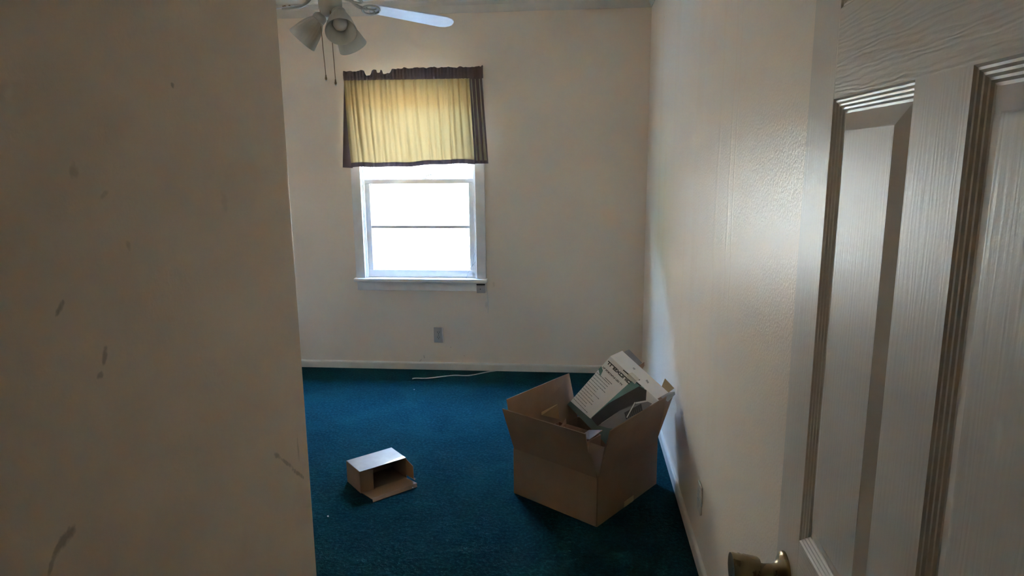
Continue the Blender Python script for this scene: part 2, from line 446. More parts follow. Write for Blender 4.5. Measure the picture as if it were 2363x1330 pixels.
NY = D + 3.0  # made-up house, sized to screen low sky from the window
nb = empty('added_house', (-1, NY, -.55), 'made-up neighbouring house seen only as glare, added to block the low sky', 'house')
M_SIDING = simple('added_house_siding', (.25, .22, .18), .6, .3, var=.05, scale=3)
mesh('added_house_wall', [(-5, NY, -.55), (9, NY, -.55), (9, NY, 3.1), (-5, NY, 3.1), (-5, NY + 7, -.55), (9, NY + 7, -.55), (9, NY + 7, 3.1), (-5, NY + 7, 3.1)],
     [(0, 1, 2, 3), (4, 5, 6, 7), (0, 3, 7, 4), (1, 2, 6, 5)], M_SIDING, nb)
slab('added_house_roof', [(-5.4, NY - .4, 2.98), (9.4, NY - .4, 2.98), (9.4, NY + 3.5, 4.75), (-5.4, NY + 3.5, 4.75)], .12, simple('grey_shingles', (.22, .21, .20), .9, .2, var=.2, scale=6), nb)
hv_, hf_ = [], []
hr = random.Random(11); NXH, NZH = 26, 7
for j in range(NZH + 1):          # leafy screen, added to hide low sky: bulging front, rounded top, flat back
    for i in range(NXH + 1):
        t_ = j / NZH
        hv_.append((-6.2 - .5 * t_ ** 3 + hr.uniform(-.14, .14), D - 3 + 22 * i / NXH + hr.uniform(-.2, .2), -.6 + 3.75 * t_ + hr.uniform(-.1, .1)))
for j in range(NZH):
    for i in range(NXH): hf_.append((j * (NXH + 1) + i, j * (NXH + 1) + i + 1, (j + 1) * (NXH + 1) + i + 1, (j + 1) * (NXH + 1) + i))
hd_ = mesh('added_hedge', hv_, hf_, simple('added_hedge_leaves', (.06, .10, .035), .8, .2, var=.5, scale=9), None, origin=(-6.5, D + 8, -.55), smooth=True)
hd_.modifiers.new('solid', 'SOLIDIFY').thickness = 1.0
tag(hd_, 'unseen tall green leafy screen added to block low sky light', 'added_hedge')
slab('added_house_roof', [(-5.4, NY + 7.4, 2.98), (9.4, NY + 7.4, 2.98), (9.4, NY + 3.5, 4.75), (-5.4, NY + 3.5, 4.75)], .12, M_SIDING, nb)

# ------------------------------------------------------------------ window
wx = (WX0 + WX1) / 2
win = empty('window_1', (wx, D, WZ0), 'white wooden double hung window with the bright daylight behind it', 'window', kind='structure')
CW = .066
def wpart(name, *b, bev=.003, mat=M_WTRIM, parent=None):
    return box(name, *b, mat, parent or win, bevel=bev)
wpart('side_casing', WX0 - CW, WX0 + .004, D - .020, D + .02, WZ0, WZ1 + .01)
wpart('side_casing', WX1 - .004, WX1 + CW, D - .020, D + .02, WZ0, WZ1 + .01)
wpart('head_casing', WX0 - CW, WX1 + CW, D - .021, D + .02, WZ1 - .004, WZ1 + .06)
wpart('sill', WX0 - CW - .012, WX1 + CW + .012, D - .050, D + .05, WZ0 - .026, WZ0, bev=.006)
wpart('apron', WX0 - CW + .004, WX1 + CW - .004, D - .016, D + .002, WZ0 - .094, WZ0 - .026)
multi('jamb', [(WX0 - .002, WX0 + .012, D + .0, D + TH + .03, WZ0, WZ1), (WX1 - .012, WX1 + .002, D + .0, D + TH + .03, WZ0, WZ1), (WX0, WX1, D, D + TH + .03, WZ1 - .012, WZ1 + .002), (WX0, WX1, D + .03, D + TH + .05, WZ0 - .03, WZ0 - .002)], M_WTRIM, win)
wpart('stop_bead', WX0 + .010, WX0 + .020, D + .004, D + .022, WZ0, WZ1 - .01, bev=.002)
wpart('stop_bead', WX1 - .020, WX1 - .010, D + .004, D + .022, WZ0, WZ1 - .01, bev=.002)
def sash(nm, y0, y1, z0, z1, stile, top, bot, muntins):
    x0, x1 = WX0 + .012, WX1 - .012
    fr = box('bottom_rail', x0, x1, y0, y1, z0, z0 + bot, M_WTRIM, win, bevel=.003)
    fr.name = nm
    box('sash_stile', x0, x0 + stile, y0, y1, z0 + bot, z1 - top, M_WTRIM, fr, bevel=.003)
    box('sash_stile', x1 - stile, x1, y0, y1, z0 + bot, z1 - top, M_WTRIM, fr, bevel=.003)
    box('meeting_rail' if nm == 'lower_sash' else 'top_rail', x0, x1, y0, y1, z1 - top, z1, M_WTRIM, fr, bevel=.003)
    for m in muntins: box('muntin', x0 + stile, x1 - stile, y0 + .004, y1 - .004, m - .010, m + .010, M_WTRIM, fr, bevel=.002)
    ym = (y0 + y1) / 2
    zs = [z0 + bot] + list(muntins) + [z1 - top]
    for a, b in zip(zs, zs[1:]):
        box('glass_pane', x0 + stile - .004, x1 - stile + .004, ym - .0015, ym + .0015, a - .003, b + .003, M_GLASS, fr)
    # chipped putty along the glass edges
    V, Fc = [], []
    for (xa, za, xb, zb) in [(x0 + stile, z0 + bot, x0 + stile, z1 - top), (x0 + stile, z0 + bot, x1 - stile, z0 + bot), (x1 - stile, z0 + bot, x1 - stile, z1 - top)]:
        n = 60
        for i in range(n):
            t = (i + random.random()) / n
            if random.random() < .45: continue
            x = xa + (xb - xa) * t; z = za + (zb - za) * t; s = .003 + .004 * random.random(); l = .006 + .008 * random.random()
            hor = za == zb
            v, f = boxvf(x - (l if hor else s), x + (l if hor else s), ym + .002, ym + .006, z - (s if hor else l), z + (s if hor else l))
            k = len(V); V += v; Fc += [tuple(q + k for q in ff) for ff in f]
    tag(mesh('putty', V, Fc, M_WTRIM, fr), 'chipped glazing putty', kind='stuff')
    return fr
lo = sash('lower_sash', D + .022, D + .056, WZ0 + .001, 1.418, .044, .033, .054, [1.072])
up = sash('upper_sash', D + .060, D + .094, 1.388, WZ1 - .013, .052, .05, .03, [])
# sash lock on the meeting rail
lk = box('sash_lock', -1.115, -1.065, D + .028, D + .058, 1.418, 1.427, M_WTRIM, win, bevel=.003)
tube('lock_lever', [(-1.09, D + .045, 1.427), (-1.085, D + .03, 1.440), (-1.06, D + .022, 1.446), (-1.04, D + .020, 1.450)], .006, M_WTRIM, lk)
# storm window outside
st = box('storm_frame', WX0 + .004, WX1 - .004, D + .148, D + .160, .986, 1.004, M_WTRIM, win)
box('storm_stile', WX0 + .004, WX0 + .030, D + .148, D + .160, WZ0 + .03, WZ1 - .02, M_WTRIM, st)
box('storm_stile', WX1 - .030, WX1 - .004, D + .148, D + .160, WZ0 + .03, WZ1 - .02, M_WTRIM, st)
box('storm_rail', WX0 + .004, WX1 - .004, D + .148, D + .160, WZ0 + .0, WZ0 + .03, M_WTRIM, st)
box('storm_pane', WX0 + .03, WX1 - .03, D + .153, D + .155, WZ0 + .03, WZ1 - .02, M_GLASS, st)

# small things about the sill
sb = tag(box('sensor_box', -.722, -.660, D - .034, D - .016, .596, .652, M_OUTLET, bevel=.003, origin=(-.69, D - .02, .596)), 'small square plastic box under the right end of the window sill', 'box')
box('top_slot', -.722, -.660, D - .0345, D - .020, .656, .662, M_SLOT, sb)
box('screw', -.697, -.691, D - .0352, D - .033, .623, .629, M_SLOT, sb)
tag(tube('wall_string', [(-.655, D - .018, .64), (-.648, D - .003, .60), (-.642, D - .002, .52), (-.645, D - .002, .44)], .0012, M_CORD, origin=(-.645, D, .44)), 'thin string hanging down the wall below the small sill box', 'string')
ss = tag(tube('sash_string', [(-.735, D + .014, .905), (-.745, D + .012, .86), (-.755, D + .010, .80), (-.785, D + .004, .745), (-.800, D - .010, .702)], .0020, M_CORD, origin=(-.77, D, .70)), 'frayed white string dangling at the lower right of the window sash', 'string')
tube('frayed_end', [(-.757, D + .010, .795), (-.745, D + .006, .805), (-.730, D + .004, .822)], .0015, M_CORD, ss)
tube('knot', [(-.762, D + .010, .785), (-.756, D + .008, .797), (-.748, D + .009, .800)], .0045, M_CORD, ss)

# ------------------------------------------------------------------ curtain
YC = D - .085
rod = empty('curtain_rod', (wx, D - .05, 2.125), 'white flat curtain rod inside the yellow valance', 'rod')
rod_o = multi('rod_bar', [(-1.600, -.655, YC + .004, YC + .009, 2.108, 2.128)], M_WHITEP, rod)
box('rod_return', -1.606, -1.600, YC + .006, D - .001, 2.108, 2.128, M_WHITEP, rod)
box('rod_return', -.655, -.649, YC + .006, D - .001, 2.108, 2.128, M_WHITEP, rod)
cur = empty('curtain', (wx, YC, 1.50), 'yellow cotton valance curtain with dark gathered header over the window', 'curtain')
rng = random.Random(3)
fold_c = []
x = 0
while x < 1:
    fold_c.append((x, rng.uniform(.35, 1.0), rng.uniform(.007, .015), rng.uniform(-.012, .012), rng.uniform(.25, 1.0)))
    x += rng.uniform(.028, .062)
def foldf(u, t):
    """pleat relief at u (0..1 across), t (0 top .. 1 bottom)"""
    s = 0
    for (c, a, w, dr, ln) in fold_c:
        k = 1 if t < ln else max(0, 1 - (t - ln) / .3)
        q = (u - c - dr * t) / (w * (.75 + .5 * t))
        s += a * math.exp(-q * q) * (.35 + .65 * k)
    return s
def cloth_grid(name, nx, nz, fn, mat, parent):
    V = [fn(i / nx, j / nz) for j in range(nz + 1) for i in range(nx + 1)]
    Fc = [(j * (nx + 1) + i, j * (nx + 1) + i + 1, (j + 1) * (nx + 1) + i + 1, (j + 1) * (nx + 1) + i) for j in range(nz) for i in range(nx)]
    return mesh(name, V, Fc, mat, parent, smooth=True)
def lerp(a, b, t): return a + (b - a) * t
def zbot(u): return 1.503 + .022 * u + .004 * math.sin(u * 9 + 1) + .0025 * math.sin(u * 23)
HEM = .030
def panel_fn(u, t):
    x = lerp(lerp(-1.610, -.732, u), lerp(-1.586, -.704, u), t ** 1.2)
    z = lerp(2.098 - .006 * u + .0, zbot(u) + HEM - .004, t)
    y = YC - .002 - foldf(u, t) * (.013 + .014 * t) - .012 * t
    y += .0022 * math.sin(u * 210) * math.exp(-t * 9)
    return (x, y, z)
cloth_grid('panel', 260, 26, panel_fn, M_CURT, cur)
def hem_fn(u, t):
    x, y, z = panel_fn(u, 1.0)
    return (x, y - .0015, lerp(zbot(u) + HEM, zbot(u) - .001, t))
tag(cloth_grid('hem_band', 260, 3, hem_fn, M_BAND, cur), 'mauve brown hem')
def hem_back(u, t):
    x, y, z = hem_fn(u, t); return (x, y + .004, z)
def head_fn(u, t):
    x = lerp(-1.612, -.640, u)
    n = .5 * math.sin(u * 61) + .35 * math.sin(u * 97 + 2) + .3 * math.sin(u * 143 + 1)
    top = 2.160 + .005 * n + .012 * u - .004 * math.cos(u * 6.28)
    px = u
    for (c, w, d) in ((.180, .026, .034), (.255, .016, .022), (.315, .036, .030)):
        q = (px - c) / w; top -= d * max(0, 1 - q ** 4) if abs(q) < 1 else 0
    top += .016 * max(0, 1 - abs(u - .995) / .012)
    z = lerp(2.096 - .004 * u, top, t)
    y = YC - .004 - (.0045 + .004 * t) * (math.sin(u * 260) * .5 + math.sin(u * 173 + 1) * .5) - .006 * math.sin(t * math.pi) 
    if .38 < t < .5: y += .003
    return (x, y, z)
tag(cloth_grid('header_band', 300, 12, head_fn, M_BAND, cur), 'dark ruffled rod pocket')
def lside(u, t):
    x = lerp(lerp(-1.634, -1.606, u), lerp(-1.678, -1.580, u), t)
    y = lerp(D - .024, YC, u) - .010 * t * u
    return (x, y + .004, lerp(2.10, 1.505 - .004 * u, t))
tag(cloth_grid('side_band', 10, 16, lside, M_BAND, cur), 'dark left return of the curtain')
def rside(u, t):
    x = lerp(lerp(-.735, -.648, u), lerp(-.706, -.612, u), t)
    y = YC - .002 - .012 * (.5 + .5 * math.cos(u * math.pi * 5)) * (.4 + .8 * t) - .01 * t
    return (x, y, lerp(2.095, 1.524, t))
rs = tag(cloth_grid('side_band', 60, 16, rside, M_BAND, cur), 'dark pleated right end of the curtain')
def rstripe(c, w):
    def f(u, t):
        uu = c + (u - .5) * w * (.35 + .9 * t)
        x, y, z = rside(uu, t); return (x, y - .0025, lerp(2.088, 1.545, t))
    return f
for c, w in ((.16, .10), (.47, .14), (.80, .16)): tag(cloth_grid('beige_pleat', 6, 16, rstripe(c, w), M_FOLD, rs), 'beige pleat')

# ------------------------------------------------------------------ ceiling fan
HX, HYf, ZB = -1.058, 2.942, 2.209
fan = empty('ceiling_fan', (HX, HYf, H), 'white five blade ceiling fan with three frosted glass lights', 'ceiling fan')
def FP(r, az, z): return Vector((HX + r * math.sin(az), HYf + r * math.cos(az), z))
lathe('canopy', [(.075, 0), (.075, -.012), (.060, -.045), (.030, -.060), (.016, -.062)], (HX, HYf, H), (0, 0, 1), M_FAN, fan)
lathe('downrod', [(.013, -.05), (.013, -.20)], (HX, HYf, H), (0, 0, 1), M_FAN, fan, n=16)
lathe('motor_housing', [(.02, 2.44), (.06, 2.432), (.098, 2.405), (.108, 2.37), (.108, 2.31), (.098, 2.275), (.066, 2.255), (.062, 2.245)], (HX, HYf, 0), (0, 0, 1), M_FAN, fan, n=48)
sw = lathe('switch_housing', [(.052, 2.250), (.0500, 2.245), (.0500, 2.192), (.0485, 2.186), (.044, 2.182), (.040, 2.166), (.026, 2.156), (.010, 2.152)], (HX, HYf, 0), (0, 0, 1), M_FAN, fan, n=48)
for a in (.5, 2.6, 4.7):
    c = FP(.050, a + math.pi * .72, 2.222)
    lathe('screw', [(.003, 0), (.003, .003), (.001, .004)], c, (c.x - HX, c.y - HYf, 0), M_SLOT, sw, n=10)
R, BW, PIT, DR = .562, .050, .242, .085
for k in range(5):
    az = 1.006 - k * 2 * math.pi / 5
    d = Vector((math.sin(az), math.cos(az), 0)); s = Vector((d.y, -d.x, 0))
    def bpt(r, w, dz=0):
        return Vector((HX, HYf, ZB)) + d * r + s * w * math.cos(PIT) + Vector((0, 0, w * math.sin(PIT) - DR * (r - .12) + dz))
    # blade outline with rounded, clipped tip
    r0 = .178
    out = [(r0, -.034), (r0 + .012, -.040), (R - .05, -BW - .002), (R - .022, -BW + .006), (R - .006, -BW + .022), (R, -.012), (R, .012), (R - .006, BW - .022), (R - .022, BW - .006), (R - .05, BW + .002), (r0 + .012, .040), (r0, .034)]
    n = len(out)
    V = [bpt(r, w, .0025) for r, w in out] + [bpt(r, w, -.0025) for r, w in out]
    Fc = [tuple(range(n)), tuple(range(2 * n - 1, n - 1, -1))] + [(i, (i + 1) % n, (i + 1) % n + n, i + n) for i in range(n)]
    bl = mesh('blade', V, Fc, M_BLADE, fan, bevel=.001)
    # ornate iron: curved arm, ring plate under the blade root with two cut outs
    arm = tube('blade_iron', [FP(.045, az, 2.262), FP(.075, az, 2.248), bpt(.105, 0, .004), bpt(.135, 0, -.006), bpt(.160, 0, -.006)], .0075, M_FAN, fan)
    for w in (-.019, .019):
        ring = []
        for i in range(17):
            a = 2 * math.pi * i / 16
            ring.append(bpt(.172 + .026 * math.cos(a), w + .019 * math.sin(a), -.006))
        tube('iron_loop', ring, .0034, M_FAN, arm, n=6, smooth_iter=0)
    ring = [bpt(.176 + .038 * math.cos(2 * math.pi * i / 24), .040 * math.sin(2 * math.pi * i / 24), -.007) for i in range(25)]
    tube('iron_rim', ring, .0042, M_FAN, arm, n=6, smooth_iter=0)
    for (r, w) in ((.196, -.022), (.196, .022), (.214, 0)):
        lathe('blade_screw', [(.005, .0025), (.005, .006), (.002, .008)], bpt(r, w), (0, 0, 1), M_CHAIN, arm, n=10)
# three bell shades
for az, tilt, c0 in ((math.radians(-91), math.radians(44), FP(.028, math.radians(-91), 2.172)), (math.radians(24), math.radians(37), FP(.034, math.radians(30), 2.168)), (math.radians(158), math.radians(44), Vector((HX + .046, HYf - .030, 2.178)))):
    ax = Vector((math.sin(az) * math.sin(tilt), math.cos(az) * math.sin(tilt), -math.cos(tilt)))
    arm = lathe('lamp_holder', [(.012, 0), (.014, .008), (.024, .016), (.029, .022), (.030, .040), (.028, .041)], c0, ax, M_FAN, fan, n=32)
    prof = [(.0265, .034), (.027, .042), (.031, .050), (.039, .064), (.046, .082), (.052, .102), (.057, .124), (.0625, .146), (.0640, .152), (.0630, .153)]
    lathe('glass_shade', prof, c0, ax, M_SHADE, fan, n=96, cap=False, solid=.0025, rib=[0, 0, .006, .012, .012, .012, .010, .006, 0, 0])
    lathe('bulb', [(.013, .036), (.013, .055), (.020, .070), (.029, .090), (.030, .100), (.026, .114), (.014, .124), (.003, .127)], c0, ax, M_BULB, fan, n=24)
# pull chains
for (dx, dy, z1, x1) in ((-.042, -.012, 1.894, -.033), (.012, -.038, 1.871, .018)):
    ch = tube('pull_chain', [(HX + dx, HYf + dy, 2.19), (HX + dx, HYf + dy, 2.10), (HX + x1, HYf + dy, z1 + .02)], .0016, M_CHAIN, fan, n=6)
    lathe('chain_knob', [(.001, .012), (.003, .010), (.0035, .002), (.0052, -.004), (.004, -.010), (.001, -.012)], (HX + x1, HYf + dy, z1 + .010), (0, 0, 1), M_CHAIN, ch, n=12)
    lathe('chain_tip', [(.003, 0), (.0042, -.002), (.002, -.005)], (HX + x1, HYf + dy, z1 - .001), (0, 0, 1), M_WHITEP, ch, n=10)

# ------------------------------------------------------------------ open bedroom door
E0 = Vector((.3562, 1.1093, 0)); da = .0116
ud = Vector((-math.sin(da), -math.cos(da), 0)); nd = Vector((math.cos(da), -math.sin(da), 0))   # nd points to the right wall
door = empty('door_1', (E0 + ud * .4), 'cream six panel bedroom door standing open at the right', 'door', kind='structure')
def DP(s, d, z): return E0 + ud * s + nd * d + Vector((0, 0, z))
ST, PW, TK = .108, .2354, .035
DWID = ST * 3 + PW * 2; DHT = 2.03; Z0 = .012
def dbox(name, s0, s1, z0, z1, mat, parent=door, d0=0, d1=TK, bevel=0):
    pts = [DP(s, d, z) for s in (s0, s1) for d in (d0, d1) for z in (z0, z1)]
    return mesh(name, pts, [(0, 1, 3, 2), (4, 6, 7, 5), (0, 4, 5, 1), (2, 3, 7, 6), (0, 2, 6, 4), (1, 5, 7, 3)], mat, parent, bevel=bevel)
rows = [(.235, .765), (.945, 1.620), (1.739, 1.925)]
dbox('stile', 0, ST, Z0, DHT, M_GV, bevel=0.0015); dbox('stile', DWID - ST, DWID, Z0, DHT, M_GV)
zs = [Z0] + [z for r in rows for z in r] + [DHT]
for i in range(0, len(zs), 2): dbox('rail', ST, DWID - ST, zs[i], zs[i + 1], M_GH)
for (a, b) in rows: dbox('mullion', ST + PW, ST * 2 + PW, a, b, M_GV)
prof = [(0, 0), (.0025, .0022), (.0050, .0026), (.0075, .0048), (.0100, .0052), (.0125, .0074), (.0150, .0078), (.0175, .0100), (.0205, .0104), (.0430, .0030), (.0450, .0026)]
for (a, b) in rows:
    for s0 in (ST, ST * 2 + PW):
        s1 = s0 + PW
        V, Fc = [], []
        for (o, dp) in prof:
            for (s, z) in ((s0 + o, a + o), (s1 - o, a + o), (s1 - o, b - o), (s0 + o, b - o)): V.append(DP(s, dp, z))
        for j in range(len(prof) - 1):
            for i in range(4): Fc.append((j * 4 + i, j * 4 + (i + 1) % 4, (j + 1) * 4 + (i + 1) % 4, (j + 1) * 4 + i))
        k = len(V); V += [DP(s, TK - .004, z) for (s, z) in ((s0, a), (s1, a), (s1, b), (s0, b))]
        Fc.append((k, k + 1, k + 2, k + 3))
        for i in range(4): Fc.append((i, (i + 1) % 4, k + (i + 1) % 4, k + i))
        pm = mesh('panel', V, Fc, M_MOLD, door)
        o = prof[-1][0]
        dbox('panel_field', s0 + o - .0005, s1 - o + .0005, a + o - .0005, b - o + .0005, M_GV, pm, d0=.0024, d1=.010)
kc = DP(.052, 0, .853)
kn = lathe('knob', [(.012, .010), (.0125, .020), (.0115, .034), (.0125, .041), (.0200, .042), (.0225, .046), (.0245, .060), (.0272, .080), (.0280, .086), (.0268, .0885), (.0225, .0875), (.012, .0845), (.004, .084)], kc, -nd, M_BRASS, door, n=48)
lathe('rosette', [(.034, 0), (.034, .003), (.0320, .006), (.026, .0095), (.018, .013), (.0135, .018), (.0125, .022)], kc, -nd, M_BRASS, kn, n=48)
lathe('knob', [(.034, 0), (.030, .008), (.013, .014), (.0115, .030), (.020, .036), (.0262, .056), (.027, .060), (.012, .062)], DP(.052, TK, .853), nd, M_BRASS, door, n=32)
dbox('latch_plate', -.0012, .0, .825, .882, M_BRASS, d0=.005, d1=.030)
for z in (.25, 1.02, 1.80):
    c = DP(DWID + .006, -.004, z)
    lathe('hinge', [(.0065, -.045), (.0065, .045)], c, (0, 0, 1), M_BRASS, door, n=14)

# ------------------------------------------------------------------ wall outlets
def outlet(x, z, label):
    o = empty('wall_outlet', (x, D, z - .057), label, 'outlet')
    pl_ = box('cover_plate', x - .0355, x + .0355, D - .007, D, z - .058, z + .058, M_OUTLET, o, bevel=.003)
    for dz in (.0195, -.0195):
        rc = box('receptacle', x - .0165, x + .0165, D - .0085, D - .006, z + dz - .014, z + dz + .014, M_OUTLET, o, bevel=.002)
        box('slot', x - .0080, x - .0052, D - .0090, D - .008, z + dz - .001, z + dz + .009, M_SLOT, rc)
        box('slot', x + .0052, x + .0080, D - .0090, D - .008, z + dz - .000, z + dz + .008, M_SLOT, rc)
        box('ground_slot', x - .0025, x + .0025, D - .0090, D - .008, z + dz - .010, z + dz - .005, M_SLOT, rc)
    box('screw', x - .002, x + .002, D - .0080, D - .007, z - .002, z + .002, M_SLOT, pl_)
outlet(-1.019, .268, 'beige duplex wall outlet below the window')
o = empty('wall_plate', (WR, 2.415, .210), 'cream outlet cover plate on the right wall beside the cardboard box', 'outlet')
pl2 = box('cover_plate', WR - .008, WR, 2.380, 2.450, .210, .324, M_TRIM, o, bevel=.003)
for dz in (.0195, -.0195): box('receptacle', WR - .0095, WR - .007, 2.399, 2.431, .267 + dz - .014, .267 + dz + .014, M_WHITEP, o, bevel=.002)

# ------------------------------------------------------------------ big carton
L2 = Vector((-.282, 2.899, 0)); ea = Vector((.378, -.270, 0)).normalized(); eb = Vector((.5570, .8305, 0)).normalized()
eb = (eb - ea * eb.dot(ea)).normalized()
BA, BB, BZ = .4645, .508, .225
def BP(a, b, z): return L2 + ea * a + eb * b + Vector((0, 0, z))
big = empty('cardboard_box', BP(BA / 2, BB / 2, 0), 'large open brown shipping carton with raised flaps beside the right wall', 'box')
ct = .005
slab('bottom', [BP(0, 0, .003), BP(BA, 0, .003), BP(BA, BB, .003), BP(0, BB, .003)], .005, M_CARD, big)
for q in (((0, 0), (BA, 0)), ((BA, 0), (BA, BB)), ((BA, BB), (0, BB)), ((0, BB), (0, 0))):
    (a0, b0), (a1, b1) = q
    slab('side_panel', [BP(a0, b0, .001), BP(a1, b1, .001), BP(a1, b1, BZ), BP(a0, b0, BZ)], ct, M_CARD, big)
FL = .2325
def flap(p, q, out, th0, th1, cut=None, torn=False):
    P, Q = BP(*p, BZ), BP(*q, BZ)
    Z = Vector((0, 0, 1))
    dP = Z * math.cos(th0) + out * math.sin(th0); dQ = Z * math.cos(th1) + out * math.sin(th1)
    e = (Q - P).normalized() * .003
    pts = [P + e, Q - e, Q - e + dQ * FL, P + e + dP * FL]
    if torn:
        s = lambda u, v: (P + e).lerp(Q - e, u) + (dP.lerp(dQ, u)) * FL * v
        pts = [s(0, 0), s(1, 0), s(1.0, .35), s(.985, .42), s(.992, .55), s(.97, .60), s(.975, .86), s(.985, 1.0), s(0, 1)]
    return slab('flap', pts, .0045, M_CARD, big)
rad = math.radians
flap((0, 0), (BA, 0), -eb, rad(20), rad(19), torn=True)
flap((0, BB), (0, 0), -ea, rad(14), rad(11))
flap((BA, 0), (BA, BB), ea, rad(14), rad(10))
flap((BA, BB), (0, BB), eb, rad(40), rad(38))
# paper tape seam along the front bottom
slab('tape', [BP(BA + .0035, BB * .42, .001), BP(BA + .0035, BB * .58, .001), BP(BA + .0035, BB * .58, .028), BP(BA + .0035, BB * .42, .028)], .0008, M_CARD2, big)

# inner carton lying in the big one
ic = empty('small_carton', BP(.16, .19, .012), 'smaller opened brown carton packed inside the large shipping carton', 'box')
A0, A1, B0_, B1_, ZT = .022, .268, .060, .318, .262
slab('bottom', [BP(A0, B0_, .010), BP(A1, B0_, .010), BP(A1, B1_, .010), BP(A0, B1_, .010)], .004, M_CARD3, ic)
for q in (((A0, B0_), (A1, B0_)), ((A1, B0_), (A1, B1_)), ((A1, B1_), (A0, B1_)), ((A0, B1_), (A0, B0_))):
    (a0, b0), (a1, b1) = q
    slab('side_panel', [BP(a0, b0, .010), BP(a1, b1, .010), BP(a1, b1, ZT), BP(a0, b0, ZT)], .004, M_CARD3, ic)
slab('flap', [BP(.030, .309, .281), BP(.011, .193, .333), BP(.004, .200, .342), BP(.049, .268, .375)], .004, M_CARD2, ic)
slab('flap', [BP(.075, .250, .262), BP(.066, .318, .262), BP(.056, .328, .284)], .003, M_CARD3, ic)
slab('flap', [BP(.234, .221, .285), BP(.215, .300, .275), BP(.296, .290, .300), BP(.293, .191, .285), BP(.269, .193, .280)], .003, M_CARD, ic)
# loose insert in the front corner
ins = slab('cardboard_insert', [BP(.285, .030, .010), BP(.420, .030, .010), BP(.395, .150, .240), BP(.389, .168, .284), BP(.300, .186, .276), BP(.300, .160, .20)], .004, M_CARD, None, origin=BP(.33, .05, .01))
tag(ins, 'torn cardboard insert leaning in the front corner of the large carton', 'cardboard')
def crumple(name, c, rx, ry, rz, seed, label):
    rg = random.Random(seed); V, Fc = [], []; nu, nv = 18, 10
    for j in range(nv + 1):
        for i in range(nu):
            th = math.pi * j / nv; ph = 2 * math.pi * i / nu
            k = 1 + rg.uniform(-.22, .18)
            V.append(Vector(c) + ea * (rx * k * math.sin(th) * math.cos(ph)) + eb * (ry * k * math.sin(th) * math.sin(ph)) + Vector((0, 0, rz * k * math.cos(th))))
    for j in range(nv):
        for i in range(nu): Fc.append((j * nu + i, j * nu + (i + 1) % nu, (j + 1) * nu + (i + 1) % nu, (j + 1) * nu + i))
    return tag(mesh(name, V, Fc, M_PACK, None, origin=Vector(c) - Vector((0, 0, rz))), label, 'paper')
crumple('packing_paper', BP(.075, .250, .232), .036, .050, .036, 4, 'crumpled pale packing paper in the inner carton')
crumple('packing_paper', BP(.27, .405, .062), .13, .060, .046, 9, 'crumpled packing paper wedged under the tilted printed box')

# ------------------------------------------------------------------ printed product box leaning in the carton
TA = Vector((.1737, 3.2913, .5608))
TX = Vector((.6549, -.5984, -.4616)); TY = Vector((.3888, .7905, -.4732))
TX.normalize(); TY = (TY - TX * TY.dot(TX)).normalized(); TZ = TX.cross(TY)
TW, TH2, TT = .326, .328, .085
def TPt(i, k, y=0.0): return TA + TX * (i * TW) - TZ * (k * TH2) + TY * y
tv = empty('product_box', TPt(.9, 1, TT / 2), 'white printed retail box with black lettering tilted inside the open carton', 'box')
V = [TPt(i, k, y) for i in (0, 1) for y in (0, TT) for k in (1, 0)]
body = mesh('carton_body', V, [(0, 1, 3, 2), (4, 6, 7, 5), (0, 4, 5, 1), (2, 3, 7, 6), (0, 2, 6, 4), (1, 5, 7, 3)], M_WPAPER, tv, bevel=.0025)
def face(name, pts, mat, lift=.0008, parent=body, lab=None):
    o = slab(name, [TPt(i, k, -lift) for i, k in pts], .0004, mat, parent)
    return tag(o, lab) if lab else o
face('teal_print', [(.53, .03), (.66, .012), (.76, .0), (.50, .56), (.435, .90)], M_TEAL, lab='teal printed band')
face('teal_print', [(0, .93), (.42, .90), (.76, .78), (1, .60), (1, 1), (0, 1)], M_DTEAL, lab='dark teal printed lower edge')
face('teal_print', [(.0, .20), (.07, .235), (.10, .33), (.0, .27)], M_TEAL, lab='small teal printed corner')
face('screen_picture', [(.442, .885), (.495, .53), (.675, .03), (.80, .0), (.90, .12), (.70, .50), (.60, .90)], M_DEV, lift=.0012, lab='dark printed picture of a screen')
face('screen_picture', [(.61, .88), (.70, .50), (.80, .26), (.90, .12), (.997, .09), (.997, .60), (.76, .80)], M_DEV2, lift=.0012, lab='grey printed picture of a speaker front')
for i in range(9):
    u = i / 8
    a = (.775 + .09 * u, .47 - .24 * u)
    face('grille_line', [(a[0], a[1]), (a[0] + .012, a[1] - .030), (a[0] + .10, a[1] + .03), (a[0] + .09, a[1] + .055)], M_DEV, lift=.0016)
face('antenna_picture', [(.785, .250), (.800, .245), (.862, .495), (.848, .500)], M_WPAPER, lift=.002)
face('antenna_picture', [(.80, .24), (.815, .26), (.95, .085), (.935, .07)], M_WPAPER, lift=.002)
